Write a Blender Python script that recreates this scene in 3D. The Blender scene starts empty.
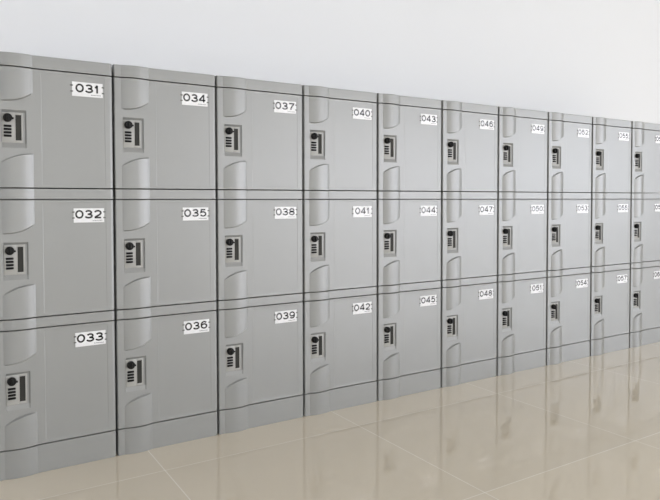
import bpy, bmesh, math
from mathutils import Vector, Matrix

scene = bpy.context.scene
C = scene.collection
W = 0.382                       # pitch of one locker column
NCOL = 10
# heights read along the bank
Z_BASE = 0.0945
DOORS = [(0.9495, 1.3414), (0.5217, 0.9118), (0.0945, 0.4856)]   # door bottom, door top (rows 1..3)
RAILS = [(1.3414, 1.3857), (0.9118, 0.9495), (0.4856, 0.5217)]  # piece above each door
GAP = 0.0018                    # half of the shadow gaps
X0, X1 = 0.0035, 0.3785         # front width of a unit inside its pitch
TH = 0.028                      # thickness of front pieces
BUMP = 0.009

# ------------------------------------------------------------------ materials
def nodes_of(name):
    m = bpy.data.materials.new(name); m.use_nodes = True
    nt = m.node_tree
    return m, nt, nt.nodes['Principled BSDF']

def plain(name, col, rough=0.5, metal=0.0, spec=0.5, noise=0.0, nscale=40, bump=0.0):
    m, nt, b = nodes_of(name)
    b.inputs['Base Color'].default_value = (*col, 1)
    b.inputs['Roughness'].default_value = rough
    b.inputs['Metallic'].default_value = metal
    b.inputs['Specular IOR Level'].default_value = spec
    tc = nt.nodes.new('ShaderNodeTexCoord')
    nz = nt.nodes.new('ShaderNodeTexNoise'); nz.inputs['Scale'].default_value = nscale
    nz.inputs['Detail'].default_value = 4
    nt.links.new(tc.outputs['Object'], nz.inputs['Vector'])
    if noise > 0:
        mx = nt.nodes.new('ShaderNodeMix'); mx.data_type = 'RGBA'
        mx.inputs[6].default_value = (*[c * (1 - noise) for c in col], 1)
        mx.inputs[7].default_value = (*[min(1, c * (1 + noise)) for c in col], 1)
        nt.links.new(nz.outputs['Fac'], mx.inputs[0])
        nt.links.new(mx.outputs[2], b.inputs['Base Color'])
    if bump > 0:
        bp = nt.nodes.new('ShaderNodeBump'); bp.inputs['Strength'].default_value = bump
        bp.inputs['Distance'].default_value = 0.002
        nt.links.new(nz.outputs['Fac'], bp.inputs['Height'])
        nt.links.new(bp.outputs['Normal'], b.inputs['Normal'])
    return m

M_ABS = plain('grey_abs_plastic', (0.274, 0.279, 0.272), 0.33, spec=1.0, noise=0.02, nscale=5)
M_BODY = plain('grey_abs_body', (0.20, 0.20, 0.195), 0.5, noise=0.02, nscale=5)
M_LOCK = plain('lock_housing_plastic', (0.40, 0.395, 0.375), 0.35, noise=0.02, nscale=30)
M_BLACK = plain('black_lock_plastic', (0.004, 0.004, 0.004), 0.5, spec=0.25, noise=0.1, nscale=60)
M_SLOT = plain('dark_slot_plastic', (0.03, 0.029, 0.025), 0.6, spec=0.3, noise=0.1, nscale=60)
M_CLIP = plain('grey_clip_plastic', (0.11, 0.11, 0.105), 0.5, noise=0.05, nscale=60)
M_PLATE = plain('white_number_plate', (0.84, 0.84, 0.85), 0.26, noise=0.01, nscale=20)
M_INK = plain('black_ink', (0.006, 0.006, 0.007), 0.20, spec=0.65, noise=0.1, nscale=80)
M_WALL = plain('white_wall_paint', (0.828, 0.842, 0.866), 0.7, noise=0.008, nscale=1.2, bump=0.03)
M_CEIL = plain('white_ceiling_paint', (0.86, 0.86, 0.86), 0.8, noise=0.01, nscale=2)
M_FRAME = plain('white_window_frame', (0.8, 0.8, 0.8), 0.4, noise=0.01)

def floor_mat():
    m, nt, b = nodes_of('polished_beige_tiles')
    N = nt.nodes; L = nt.links
    geo = N.new('ShaderNodeNewGeometry')
    sep = N.new('ShaderNodeSeparateXYZ'); L.new(geo.outputs['Position'], sep.inputs[0])
    SX, SY = 0.79, 0.69
    def seam(out, off, S):
        a = N.new('ShaderNodeMath'); a.operation = 'SUBTRACT'; L.new(out, a.inputs[0]); a.inputs[1].default_value = off
        p = N.new('ShaderNodeMath'); p.operation = 'PINGPONG'; L.new(a.outputs[0], p.inputs[0]); p.inputs[1].default_value = S / 2
        c = N.new('ShaderNodeMath'); c.operation = 'LESS_THAN'; L.new(p.outputs[0], c.inputs[0]); c.inputs[1].default_value = 0.0016
        return c.outputs[0]
    def cell(out, off, S):
        a = N.new('ShaderNodeMath'); a.operation = 'SUBTRACT'; L.new(out, a.inputs[0]); a.inputs[1].default_value = off
        d = N.new('ShaderNodeMath'); d.operation = 'DIVIDE'; L.new(a.outputs[0], d.inputs[0]); d.inputs[1].default_value = S
        f = N.new('ShaderNodeMath'); f.operation = 'FLOOR'; L.new(d.outputs[0], f.inputs[0])
        return f.outputs[0]
    sx = seam(sep.outputs['X'], 0.489, SX); sy = seam(sep.outputs['Y'], -0.206, SY)
    mx = N.new('ShaderNodeMath'); mx.operation = 'MAXIMUM'; L.new(sx, mx.inputs[0]); L.new(sy, mx.inputs[1])
    cmb = N.new('ShaderNodeCombineXYZ')
    L.new(cell(sep.outputs['X'], 0.489, SX), cmb.inputs[0]); L.new(cell(sep.outputs['Y'], -0.206, SY), cmb.inputs[1])
    wn = N.new('ShaderNodeTexWhiteNoise'); L.new(cmb.outputs[0], wn.inputs['Vector'])
    nz = N.new('ShaderNodeTexNoise'); nz.inputs['Scale'].default_value = 3.0; nz.inputs['Detail'].default_value = 6
    L.new(geo.outputs['Position'], nz.inputs['Vector'])
    t = N.new('ShaderNodeMix'); t.data_type = 'RGBA'
    t.inputs[6].default_value = (0.745, 0.665, 0.530, 1); t.inputs[7].default_value = (0.80, 0.72, 0.59, 1)
    L.new(nz.outputs['Fac'], t.inputs[0])
    hv = N.new('ShaderNodeMix'); hv.data_type = 'RGBA'; hv.blend_type = 'MULTIPLY'; hv.inputs[0].default_value = 0.05
    L.new(t.outputs[2], hv.inputs[6]); L.new(wn.outputs['Value'], hv.inputs[7])
    g = N.new('ShaderNodeMix'); g.data_type = 'RGBA'
    g.inputs[7].default_value = (0.92, 0.87, 0.78, 1)
    L.new(mx.outputs[0], g.inputs[0]); L.new(hv.outputs[2], g.inputs[6])
    L.new(g.outputs[2], b.inputs['Base Color'])
    r = N.new('ShaderNodeMapRange'); r.inputs[3].default_value = 0.008; r.inputs[4].default_value = 0.02
    L.new(nz.outputs['Fac'], r.inputs[0]); L.new(r.outputs[0], b.inputs['Roughness'])
    b.inputs['IOR'].default_value = 1.8
    bp = N.new('ShaderNodeBump'); bp.inputs['Strength'].default_value = 0.001; bp.inputs['Distance'].default_value = 0.01
    L.new(nz.outputs['Fac'], bp.inputs['Height']); L.new(bp.outputs['Normal'], b.inputs['Normal'])
    return m
M_FLOOR = floor_mat()

# ------------------------------------------------------------------ mesh helpers
def mesh_from(name, bm, mat, angle=28):
    bmesh.ops.recalc_face_normals(bm, faces=bm.faces)
    me = bpy.data.meshes.new(name); bm.to_mesh(me); bm.free()
    me.materials.append(mat)
    for p in me.polygons: p.use_smooth = True
    me.set_sharp_from_angle(angle=math.radians(angle))
    return me

def link(name, me, parent=None, loc=(0, 0, 0)):
    o = bpy.data.objects.new(name, me); C.objects.link(o)
    o.location = loc
    if parent: o.parent = parent
    if name in ('door', 'front_rail', 'top_cover', 'plinth_front'):
        w = o.modifiers.new('weighted_normals', 'WEIGHTED_NORMAL'); w.keep_sharp = True; w.weight = 60
    return o

def box(bm, x0, x1, y0, y1, z0, z1, bev=0.0, seg=2):
    r = bmesh.ops.create_cube(bm, size=1, matrix=Matrix.Translation(((x0+x1)/2, (y0+y1)/2, (z0+z1)/2)) @
                              Matrix.Diagonal((x1-x0, y1-y0, z1-z0, 1)))
    if bev:
        es = {e for v in r['verts'] for e in v.link_edges}
        bmesh.ops.bevel(bm, geom=list(es), offset=bev, segments=seg, affect='EDGES', profile=0.5)

def lathe(bm, prof, cx, cz, n=28):
    """profile of (radius, y) about an axis parallel to y"""
    rings = []
    for r, y in prof:
        if r < 1e-6: rings.append([bm.verts.new((cx, y, cz))])
        else: rings.append([bm.verts.new((cx + r*math.cos(2*math.pi*i/n), y, cz + r*math.sin(2*math.pi*i/n))) for i in range(n)])
    for a, b in zip(rings, rings[1:]):
        for i in range(n):
            j = (i+1) % n
            if len(a) == 1 and len(b) == 1: continue
            if len(a) == 1: bm.faces.new((a[0], b[i], b[j]))
            elif len(b) == 1: bm.faces.new((a[i], a[j], b[0]))
            else: bm.faces.new((a[i], a[j], b[j], b[i]))

BL, BR = 0.027, 0.1255          # the rounded grip ridge, left and right edge
def ridge(x):
    if x <= BL or x >= BR: return 0.0
    s = (x - BL) / (BR - BL)
    return BUMP * (4*s*(1-s))**0.95 + 0.0006*min(1, s*4)*min(1, (1-s)*20)
def edge_round(x, r=0.004):
    w = r if x < 0.19 else 0.0105          # the right-hand edge is rounded more broadly
    d = min(x - X0, X1 - x)
    if d >= w: return 0.0
    if x > 0.19: return -0.0038 * (1 - d/w)**2 - (0.001 if d < 1e-5 else 0)
    t = 1 - d/w
    return -r * (1 - math.sqrt(max(0, 1 - t*t)))

XS_EDGE_L = [X0, X0+0.0004, X0+0.0012, X0+0.0024, X0+0.004]
XS_EDGE_R = [X1-0.0105*i/8 for i in range(8, 0, -1)] + [X1-0.0003, X1]
XS_RIDGE = [BL + 0.0005] + [BL + (BR-BL)*i/20 for i in range(1, 20)] + [BR - 0.0005]

def solid_grid(xs, rows, hfun, zfun):
    """front skin with a height field, closed back; hfun(x, row index, z) -> outward mm, zfun(x, row) -> z"""
    bm = bmesh.new()
    F = [[bm.verts.new((x, -hfun(x, r), zfun(x, r))) for x in xs] for r in range(rows)]
    B = [[bm.verts.new((x, TH, zfun(x, r))) for x in (xs[0], xs[-1])] for r in (0, rows-1)]
    for r in range(rows-1):
        for i in range(len(xs)-1):
            bm.faces.new((F[r][i], F[r][i+1], F[r+1][i+1], F[r+1][i]))
    bm.faces.new([B[0][0], B[0][1]] + F[0][::-1])
    bm.faces.new([B[1][1], B[1][0]] + F[-1])
    bm.faces.new([B[0][0]] + [F[r][0] for r in range(rows)] + [B[1][0]])
    bm.faces.new([B[1][1]] + [F[r][-1] for r in range(rows-1, -1, -1)] + [B[0][1]])
    bm.faces.new((B[0][1], B[0][0], B[1][0], B[1][1]))
    return bm

def strip_mesh(name, z0, z1, top_round=False):
    """rail, top cover or base: the ridge runs straight through it"""
    xs = sorted(set(XS_EDGE_L + [BL] + XS_RIDGE + [BR, 0.25] + XS_EDGE_R))
    e = 0.0008
    zr = [z0, z0+e] + ([z1-0.004, z1-0.002, z1-0.0008, z1] if top_round else [z1-e, z1])
    def h(x, r):
        d = ridge(x) + edge_round(x)
        if r == 0: d -= e
        if top_round:
            d -= {len(zr)-1: 0.004, len(zr)-2: 0.0017, len(zr)-3: 0.0006}.get(r, 0)
        elif r == len(zr)-1: d -= e
        return d
    return mesh_from(name, solid_grid(xs, len(zr), h, lambda x, r: zr[r]), M_ABS, 20)

# lock pocket in the door, relative to the door's top edge
PX0, PX1, PZ0, PZ1 = 0.0240, 0.1190, -0.2620, -0.1390
PW = 0.0095; PD = 0.0060
def door_mesh(name, H):
    xs = sorted(set(XS_EDGE_L + [BL] + XS_RIDGE + [PX0, PX0+PW, PX1-PW*1.9, PX1, BR,
                    0.1480, 0.1500, 0.1515, 0.3520, 0.3535, 0.3555] + XS_EDGE_R))
    # upper ridge ends at an arc, lower ridge starts at an arc
    def s_of(x): return min(1, max(0, (x-BL)/(BR-BL)))
    def zu(x): return -0.1085 + 0.031 * s_of(x)**2.7
    def zl(x): s = s_of(x); return -0.3130 + 0.0310 * (1-(1-s)**2.2)
    e = 0.0008; st = 0.0040
    names = ['t0', 't1', 'g0', 'g1', 'u0', 'u1', 'p0', 'p1', 'm', 'p2', 'p3', 'l1', 'l0', 'h1', 'h0', 'b1', 'b0']
    def z(x, r):
        n = names[r]
        return {'t0': 0-GAP, 't1': -GAP-e, 'g0': -0.0095, 'g1': -0.0110, 'u0': zu(x), 'u1': zu(x)-st, 'p0': PZ1, 'p1': PZ1-PW*0.8, 'm': (PZ0+PZ1)/2,
                'p2': PZ0+PW*1.6, 'p3': PZ0, 'l1': zl(x)+st, 'l0': zl(x), 'h1': -H+0.0110, 'h0': -H+0.0095, 'b1': -H+GAP+e, 'b0': -H+GAP}[n]
    def h(x, r):
        n = names[r]
        d = edge_round(x)
        if n in ('t0', 'b0'): d -= e
        if n in ('t0', 't1', 'g0', 'g1', 'u0', 'l0', 'h1', 'h0', 'b1', 'b0'): d += ridge(x)
        # flat main panel stands a little proud behind a fine bevelled line
        if 0.1500 <= x <= 0.3535 and n not in ('t0', 't1', 'g0', 'h0', 'b0', 'b1'):
            d += -0.0006 if 0.1515 <= x <= 0.3520 else 0.0001
        if n in ('p1', 'm', 'p2') and PX0+PW-1e-6 <= x <= PX1-PW*1.9+1e-6: d -= PD
        return d
    return mesh_from(name, solid_grid(xs, len(names), h, z), M_ABS, 20)

def body_mesh(name, z0, z1):
    bm = bmesh.new()
    box(bm, 0.006, 0.376, 0.032, 0.48, z0+0.001, z1-0.001, 0.004)
    box(bm, 0.010, 0.372, 0.0285, 0.04, z0+0.004, z1-0.004, 0.001)      # door frame behind the door
    for k in range(3):                                                 # side ribs
        y = 0.12 + 0.13*k
        box(bm, 0.0045, 0.3775, y, y+0.012, z0+0.01, z1-0.01, 0.0005)
    return mesh_from(name, bm, M_BODY)

# lock, origin at the door's top edge on the door plane
def lock_mesh():
    bm = bmesh.new(); F = PD
    x0, x1, z0, z1 = 0.0335, 0.0700, -0.2446, -0.1471
    box(bm, x0, x1, 0.0030, F, z0, z1, 0.0010)                        # pale lock plate
    # frame around the finger slot
    box(bm, x1, 0.0735, 0.0036, F, z0, z1, 0.0006)
    box(bm, 0.0730, 0.0910, 0.0036, F, -0.1545, z1, 0.0006)
    box(bm, 0.0730, 0.0910, 0.0036, F, z0, -0.2370, 0.0006)
    box(bm, 0.0905, 0.0955, 0.0040, F, z0, z1, 0.0006)
    return mesh_from('lock', bm, M_LOCK)
def slot_mesh():
    bm = bmesh.new()
    x0, x1, z0, z1 = 0.0735, 0.0905, -0.2370, -0.1545
    box(bm, x0, x1, 0.0052, 0.0072, z0, z1)
    box(bm, x0, x0+0.001, 0.0038, 0.0062, z0, z1)
    box(bm, x1-0.001, x1, 0.0042, 0.0062, z0, z1)
    box(bm, x0, x1, 0.0038, 0.0062, z1-0.001, z1)
    box(bm, x0, x1, 0.0038, 0.0062, z0, z0+0.001)
    return mesh_from('finger_slot', bm, M_SLOT)
def knob_mesh():
    bm = bmesh.new()
    cx, cz = 0.0500, -0.1655
    lathe(bm, [(0, 0.0040), (0.0125, 0.0040), (0.0138, 0), (0.0138, -0.0080), (0.0130, -0.0115), (0.0105, -0.0135), (0, -0.0140)], cx, cz, 32)
    box(bm, cx-0.0030, cx+0.0030, -0.0185, -0.0120, cz-0.0105, cz+0.0105, 0.0016)     # grip bar
    box(bm, cx+0.008, cx+0.0175, -0.0110, -0.0010, cz-0.0050, cz+0.0015, 0.0018)      # pointer
    return mesh_from('turn_knob', bm, M_BLACK)
def wheel_mesh():
    """one dial wheel, its axis lying across the lock; centre at origin"""
    bm = bmesh.new(); n = 20; x0, x1, R = -0.0112, 0.0112, 0.0058
    rings = []
    for x, k in ((x0, 0.8), (x0+0.001, 1), (x1-0.001, 1), (x1, 0.8)):
        rings.append([bm.verts.new((x, R*k*(1 if i % 2 else 0.93)*math.cos(2*math.pi*i/n), 0.62*R*k*math.sin(2*math.pi*i/n))) for i in range(n)])
    for a, b in zip(rings, rings[1:]):
        for i in range(n):
            bm.faces.new((a[i], a[(i+1) % n], b[(i+1) % n], b[i]))
    bm.faces.new(rings[0]); bm.faces.new(rings[-1][::-1])
    return mesh_from('dial_wheel', bm, M_BLACK, 60)
LX0, LX1, LZ0, LZ1 = 0.2465, 0.3465, -0.0785, -0.0300
def plate_mesh():
    """white number plate with two small clip notches on each side"""
    bm = bmesh.new()
    y1 = 0.0008; y0 = -0.0010
    n = 0.0035
    zc = [LZ1, LZ1-0.010, LZ1-0.015, LZ1-0.030, LZ1-0.035, LZ0]
    out = []
    right = [(LX1, zc[0]), (LX1, zc[1]), (LX1-n, zc[1]), (LX1-n, zc[2]), (LX1, zc[2]), (LX1, zc[3]), (LX1-n, zc[3]), (LX1-n, zc[4]), (LX1, zc[4]), (LX1, zc[5])]
    left = [(LX0+LX1-x, z) for x, z in right][::-1]
    pts = right + left
    a = [bm.verts.new((x, y0, z)) for x, z in pts]; b = [bm.verts.new((x, y1, z)) for x, z in pts]
    bm.faces.new(a); bm.faces.new(b[::-1])
    for i in range(len(pts)):
        j = (i+1) % len(pts); bm.faces.new((a[i], a[j], b[j], b[i]))
    return mesh_from('number_plate', bm, M_PLATE)
def hook_mesh():
    """a little grey hook the plate is clipped under"""
    bm = bmesh.new()
    box(bm, -0.0034, 0.0034, -0.0015, 0.0007, 0, 0.0040, 0.0005, 1)
    return mesh_from('plate_clip', bm, M_CLIP)
def fine_mesh():
    bm = bmesh.new()
    x = 0.308
    for w in (0.003, 0.002, 0.004, 0.003, 0.002, 0.003, 0.004, 0.003):
        box(bm, x, x+w, -0.0013, -0.0009, LZ0+0.0060, LZ0+0.0078)
        x += w + 0.0011
    return mesh_from('fine_print', bm, M_INK)

def arc(cx, cy, rx, ry, a0, a1, n=14):
    return [(cx + rx*math.cos(math.radians(a0 + (a1-a0)*i/n)), cy + ry*math.sin(math.radians(a0 + (a1-a0)*i/n))) for i in range(n+1)]
# centre lines of wide grotesque numerals in a unit box, baseline at 0
GLYPH = {
 '0': [(arc(.5, .5, .5, .5, 0, 360, 32))],
 '1': [[(.0, .72), (.35, .78), (.62, .90), (.75, 1.06)], [(.80, 1.07), (.80, -.07)]],
 '2': [arc(.5, .70, .46, .30, 165, -20, 14) + [(.78, .42), (.40, .24), (.14, .10), (.06, .0)], [(.0, .0), (1.0, .0)]],
 '3': [arc(.48, .755, .42, .245, 160, -90, 16), arc(.48, .255, .50, .255, 90, -165, 18), [(.34, .51), (.50, .51)]],
 '4': [[(.76, -.07), (.76, 1.03), (.68, 1.0), (.02, .30), (.02, .24), (1.08, .24)]],
 '5': [[(.92, 1.0), (.20, 1.0), (.10, .50)], [(.10, .48)] + arc(.50, .33, .48, .33, 150, -160, 20)],
 '6': [arc(.54, .62, .50, .38, 40, 180, 12) + [(.03, .42)], arc(.52, .32, .47, .32, 0, 360, 26)],
 '7': [[(.0, 1.0), (1.0, 1.0), (.98, .90), (.66, .58), (.44, .25), (.36, -.07)]],
 '8': [arc(.5, .76, .41, .24, 0, 360, 24), arc(.5, .26, .49, .26, 0, 360, 26)],
 '9': [arc(.48, .68, .47, .32, 0, 360, 26), [(.97, .58)] + arc(.46, .38, .50, .38, 0, -140, 12)],
}
def digits_mesh(txt):
    """every digit as flat stroked strips a little proud of the plate"""
    bm = bmesh.new()
    dw, gap, hw = 0.0275, 0.0027, 0.0030
    widths = [0.0150 if c == '1' else dw for c in txt]
    x = 0.2512 + (3*dw + 2*gap - sum(widths) - 2*gap) / 2
    z0, z1 = LZ0 + 0.0132, LZ1 - 0.0055
    yf, yb = -0.0013, -0.0009
    for c, w in zip(txt, widths):
        for line in GLYPH[c]:
            P = [Vector((x + hw + px*(w-2*hw), z0 + hw + py*(z1-z0-2*hw))) for px, py in line]
            closed = (P[0]-P[-1]).length < 1e-6
            if closed: P = P[:-1]
            L = []
            n = len(P)
            for i in range(n):
                a = P[i-1] if (i or closed) else None
                b = P[(i+1) % n] if (i < n-1 or closed) else None
                d1 = (P[i]-a).normalized() if a is not None else (b-P[i]).normalized()
                d2 = (b-P[i]).normalized() if b is not None else d1
                t = (d1+d2)
                t = t.normalized() if t.length > 1e-4 else d1
                nn = Vector((-t.y, t.x)); k = hw / max(0.55, nn.dot(Vector((-d1.y, d1.x))))
                q = [P[i] + nn*k, P[i] - nn*k]
                L.append([bm.verts.new((q[0].x, yf, q[0].y)), bm.verts.new((q[1].x, yf, q[1].y)),
                          bm.verts.new((q[1].x, yb, q[1].y)), bm.verts.new((q[0].x, yb, q[0].y))])
            pairs = list(zip(L, L[1:])) + ([(L[-1], L[0])] if closed else [])
            for A, B in pairs:
                for j in range(4):
                    bm.faces.new((A[j], A[(j+1) % 4], B[(j+1) % 4], B[j]))
            if not closed:
                bm.faces.new(L[0]); bm.faces.new(L[-1][::-1])
        x += w + gap
    return mesh_from('number', bm, M_INK)

# ------------------------------------------------------------------ the locker bank
door_me = [door_mesh('door', t-b) for b, t in DOORS]
rail_me = [strip_mesh('top_cover' if i == 0 else 'front_rail', b-t0+ (GAP if True else 0), t-t0-(GAP if i else 0), i == 0)
           for i, ((b, t), (b0, t0)) in enumerate(zip(RAILS, DOORS))]
body_me = [body_mesh('body', DOORS[i][0]-DOORS[i][1], RAILS[i][1]-DOORS[i][1]-0.001) for i in range(3)]
lock_me, slot_me, knob_me, wheel_me = lock_mesh(), slot_mesh(), knob_mesh(), wheel_mesh()
plate_me, holder_me, fine_me = plate_mesh(), hook_mesh(), fine_mesh()
base_me = strip_mesh('plinth_front', 0.0, Z_BASE-GAP)

ROW = ['top row', 'middle row', 'bottom row']
ORD = ['first', 'second', 'third', 'fourth', 'fifth', 'sixth', 'seventh', 'eighth', 'ninth', 'tenth']
for c in range(NCOL):
    for r in range(3):
        num = '%03d' % (31 + 3*c + r)
        zt = DOORS[r][1]; x = c*W
        root = bpy.data.objects.new('locker', None); C.objects.link(root)
        root.empty_display_size = 0.05
        root.location = (x, 0, DOORS[r][0])
        dz = zt - DOORS[r][0]
        root['label'] = 'grey plastic locker numbered %s, %s, %s column from the left' % (num, ROW[r], ORD[c])
        root['category'] = 'locker'
        root['group'] = 'grey numbered lockers in the bank'
        at = (0, 0, dz)
        link('body', body_me[r], root, at)
        link('top_cover' if r == 0 else 'front_rail', rail_me[r], root, at)
        link('door', door_me[r], root, at)
        lk = link('combination_lock', lock_me, root, at)
        lk['label'] = 'pale combination lock plate with black knob'
        link('finger_slot', slot_me, lk)
        link('turn_knob', knob_me, lk)
        for k in range(4):
            w = link('dial_wheel', wheel_me, lk, (0.0500, 0.0018, -0.1915 - 0.0105*k))
        pl = link('number_plate', plate_me, root, at)
        pl['label'] = 'white number plate reading ' + num
        link('number', digits_mesh(num), pl)
        link('fine_print', fine_me, pl)
        for hx in (LX0-0.0014, LX1+0.0014):
            for hz in (LZ1-0.0146, LZ1-0.0346):
                link('plate_clip', holder_me, pl, (hx, 0, hz))
    b = bpy.data.objects.new('plinth', None); C.objects.link(b)
    b.empty_display_size = 0.05; b.location = (c*W, 0, 0)
    b['label'] = 'grey plinth on the floor under locker %s, %s from the left' % ('%03d' % (33 + 3*c), ORD[c])
    b['category'] = 'plinth'
    b['group'] = 'grey plinths under the lockers'
    link('plinth_front', base_me, b)
    bm = bmesh.new()
    box(bm, 0.006, 0.376, 0.0285, 0.478, 0.0, Z_BASE-0.001, 0.003)
    link('plinth_box', mesh_from('plinth_box', bm, M_BODY), b)

# ------------------------------------------------------------------ the room
RX0, RX1, RY0, RY1, RZ = -3.5, 10.0, -8.0, 0.50, 3.1
def structure(name, boxes, mat, bev=0.0):
    bm = bmesh.new()
    for bx in boxes: box(bm, *bx, bev)
    o = link(name, mesh_from(name, bm, mat)); o['kind'] = 'structure'
    return o
T = 0.2
structure('floor', [(RX0-T, RX1+T, RY0-T, RY1+T, -T, 0)], M_FLOOR)
structure('ceiling', [(RX0-T, RX1+T, RY0-T, RY1+T, RZ, RZ+T)], M_CEIL)
structure('wall_back', [(RX0-T, RX1+T, RY1, RY1+T, 0, RZ)], M_WALL)
structure('wall_left', [(RX0-T, RX0, RY0, RY1, 0, RZ)], M_WALL)
# right wall with a wide window, front wall (behind the camera) with two added for fill light
WY0, WY1, WZ0, WZ1 = -7.85, -3.8, 0.05, 2.8
structure('wall_right', [(RX1, RX1+T, RY0, WY0, 0, RZ), (RX1, RX1+T, WY1, RY1, 0, RZ),
                         (RX1, RX1+T, WY0, WY1, 0, WZ0), (RX1, RX1+T, WY0, WY1, WZ1, RZ)], M_WALL)
FX = [(-3.0, 2.6), (3.2, 9.85)]
FZ0, FZ1 = 0.05, 2.8
structure('wall_front', [(RX0-T, FX[0][0], RY0-T, RY0, 0, RZ), (FX[0][1], FX[1][0], RY0-T, RY0, 0, RZ), (FX[1][1], RX1+T, RY0-T, RY0, 0, RZ)] +
          [(a, b, RY0-T, RY0, 0, FZ0) for a, b in FX] + [(a, b, RY0-T, RY0, FZ1, RZ) for a, b in FX], M_WALL)
def win_frame(name, axis, a, b, z0, z1, pos, n):
    w = 0.05; L = []
    def add(p, q, s, t):
        L.append((p, q, pos, pos+w, s, t) if axis == 'x' else (pos, pos+w, p, q, s, t))
    add(a, b, z0, z0+w); add(a, b, z1-w, z1)
    for i in range(n+1):
        c = a + (b-a-w)*i/n
        add(c, c+w, z0+w, z1-w)
    structure(name, L, M_FRAME, 0.004)
win_frame('window_1', 'y', WY0, WY1, WZ0, WZ1, RX1+0.08, 4)
win_frame('fill_window_2', 'x', FX[0][0], FX[0][1], FZ0, FZ1, RY0-0.13, 4)  # unseen front window, added as broad fill light
win_frame('fill_window_3', 'x', FX[1][0], FX[1][1], FZ0, FZ1, RY0-0.13, 4)  # unseen front window, added and widened for sheen on lockers and floor

# ------------------------------------------------------------------ light: daylight through the right window and the added front ones
wd = bpy.data.worlds.new('World'); scene.world = wd; wd.use_nodes = True
bg = wd.node_tree.nodes['Background']
bg.inputs[1].default_value = 1.0
_n = wd.node_tree.nodes; _l = wd.node_tree.links          # bright overcast sky, brighter towards +x (the sun side)
_tc = _n.new('ShaderNodeTexCoord'); _sp = _n.new('ShaderNodeSeparateXYZ'); _l.new(_tc.outputs['Generated'], _sp.inputs[0])
_mr = _n.new('ShaderNodeMapRange'); _mr.inputs[1].default_value = 0.0; _mr.inputs[2].default_value = 1.0
_l.new(_sp.outputs['X'], _mr.inputs[0])
_cr = _n.new('ShaderNodeValToRGB'); _e = _cr.color_ramp.elements
for _i, (_p, _c) in enumerate([(0.26, (0.282, 0.282, 0.273)), (0.62, (0.99, 1.0, 1.07)), (0.72, (0.97, 1.0, 1.09)), (0.92, (0.62, 0.66, 0.73))]):
    _q = _e[_i] if _i < 2 else _e.new(_p)
    _q.position = _p; _q.color = (*_c, 1)
_l.new(_mr.outputs[0], _cr.inputs[0]); _l.new(_cr.outputs[0], bg.inputs[0]); bg.inputs[1].default_value = 6.2

def daylight(name, loc, rot, sx, sy, power, col, portal=False):
    l = bpy.data.lights.new(name, 'AREA'); l.shape = 'RECTANGLE'; l.size = sx; l.size_y = sy
    l.energy = power; l.color = col
    l.cycles.is_portal = portal
    o = bpy.data.objects.new(name, l); C.objects.link(o); o.location = loc; o.rotation_euler = rot
    return o
P = math.pi
daylight('portal_right', (RX1+0.01, (WY0+WY1)/2, (WZ0+WZ1)/2), (0, P/2, 0), WZ1-WZ0, WY1-WY0, 1, (1, 1, 1), True)
for i, (a, b) in enumerate(FX):
    daylight('portal_front', ((a+b)/2, RY0-0.01, (FZ0+FZ1)/2), (P/2, 0, 0), b-a, FZ1-FZ0, 1, (1, 1, 1), True)

# ------------------------------------------------------------------ camera
f, yaw, pit, rol, cx, cy, cz, px, py = 631.124, 0.5596, -0.0282, -0.0019, -0.1526, -2.2814, 0.9072, 330.33, 218.26
fw = Vector((math.sin(yaw)*math.cos(pit), math.cos(yaw)*math.cos(pit), math.sin(pit)))
rt = Vector((math.cos(yaw), -math.sin(yaw), 0)); up = rt.cross(fw)
r2 = rt*math.cos(rol) + up*math.sin(rol); u2 = -rt*math.sin(rol) + up*math.cos(rol)
cam = bpy.data.cameras.new('camera'); co = bpy.data.objects.new('camera', cam); C.objects.link(co)
R = Matrix((r2, u2, -fw)).transposed().to_4x4()
co.matrix_world = Matrix.Translation((cx, cy, cz)) @ R
cam.sensor_width = 36; cam.lens = f/660*36
cam.shift_x = (330-px)/660; cam.shift_y = (py-250)/660
cam.clip_start = 0.05
scene.camera = co

vs = scene.view_settings
scene.display_settings.display_device = 'sRGB'
vs.view_transform = 'Standard'; vs.look = 'None'; vs.gamma = 1.0; vs.use_curve_mapping = False
vs.exposure = 0.34
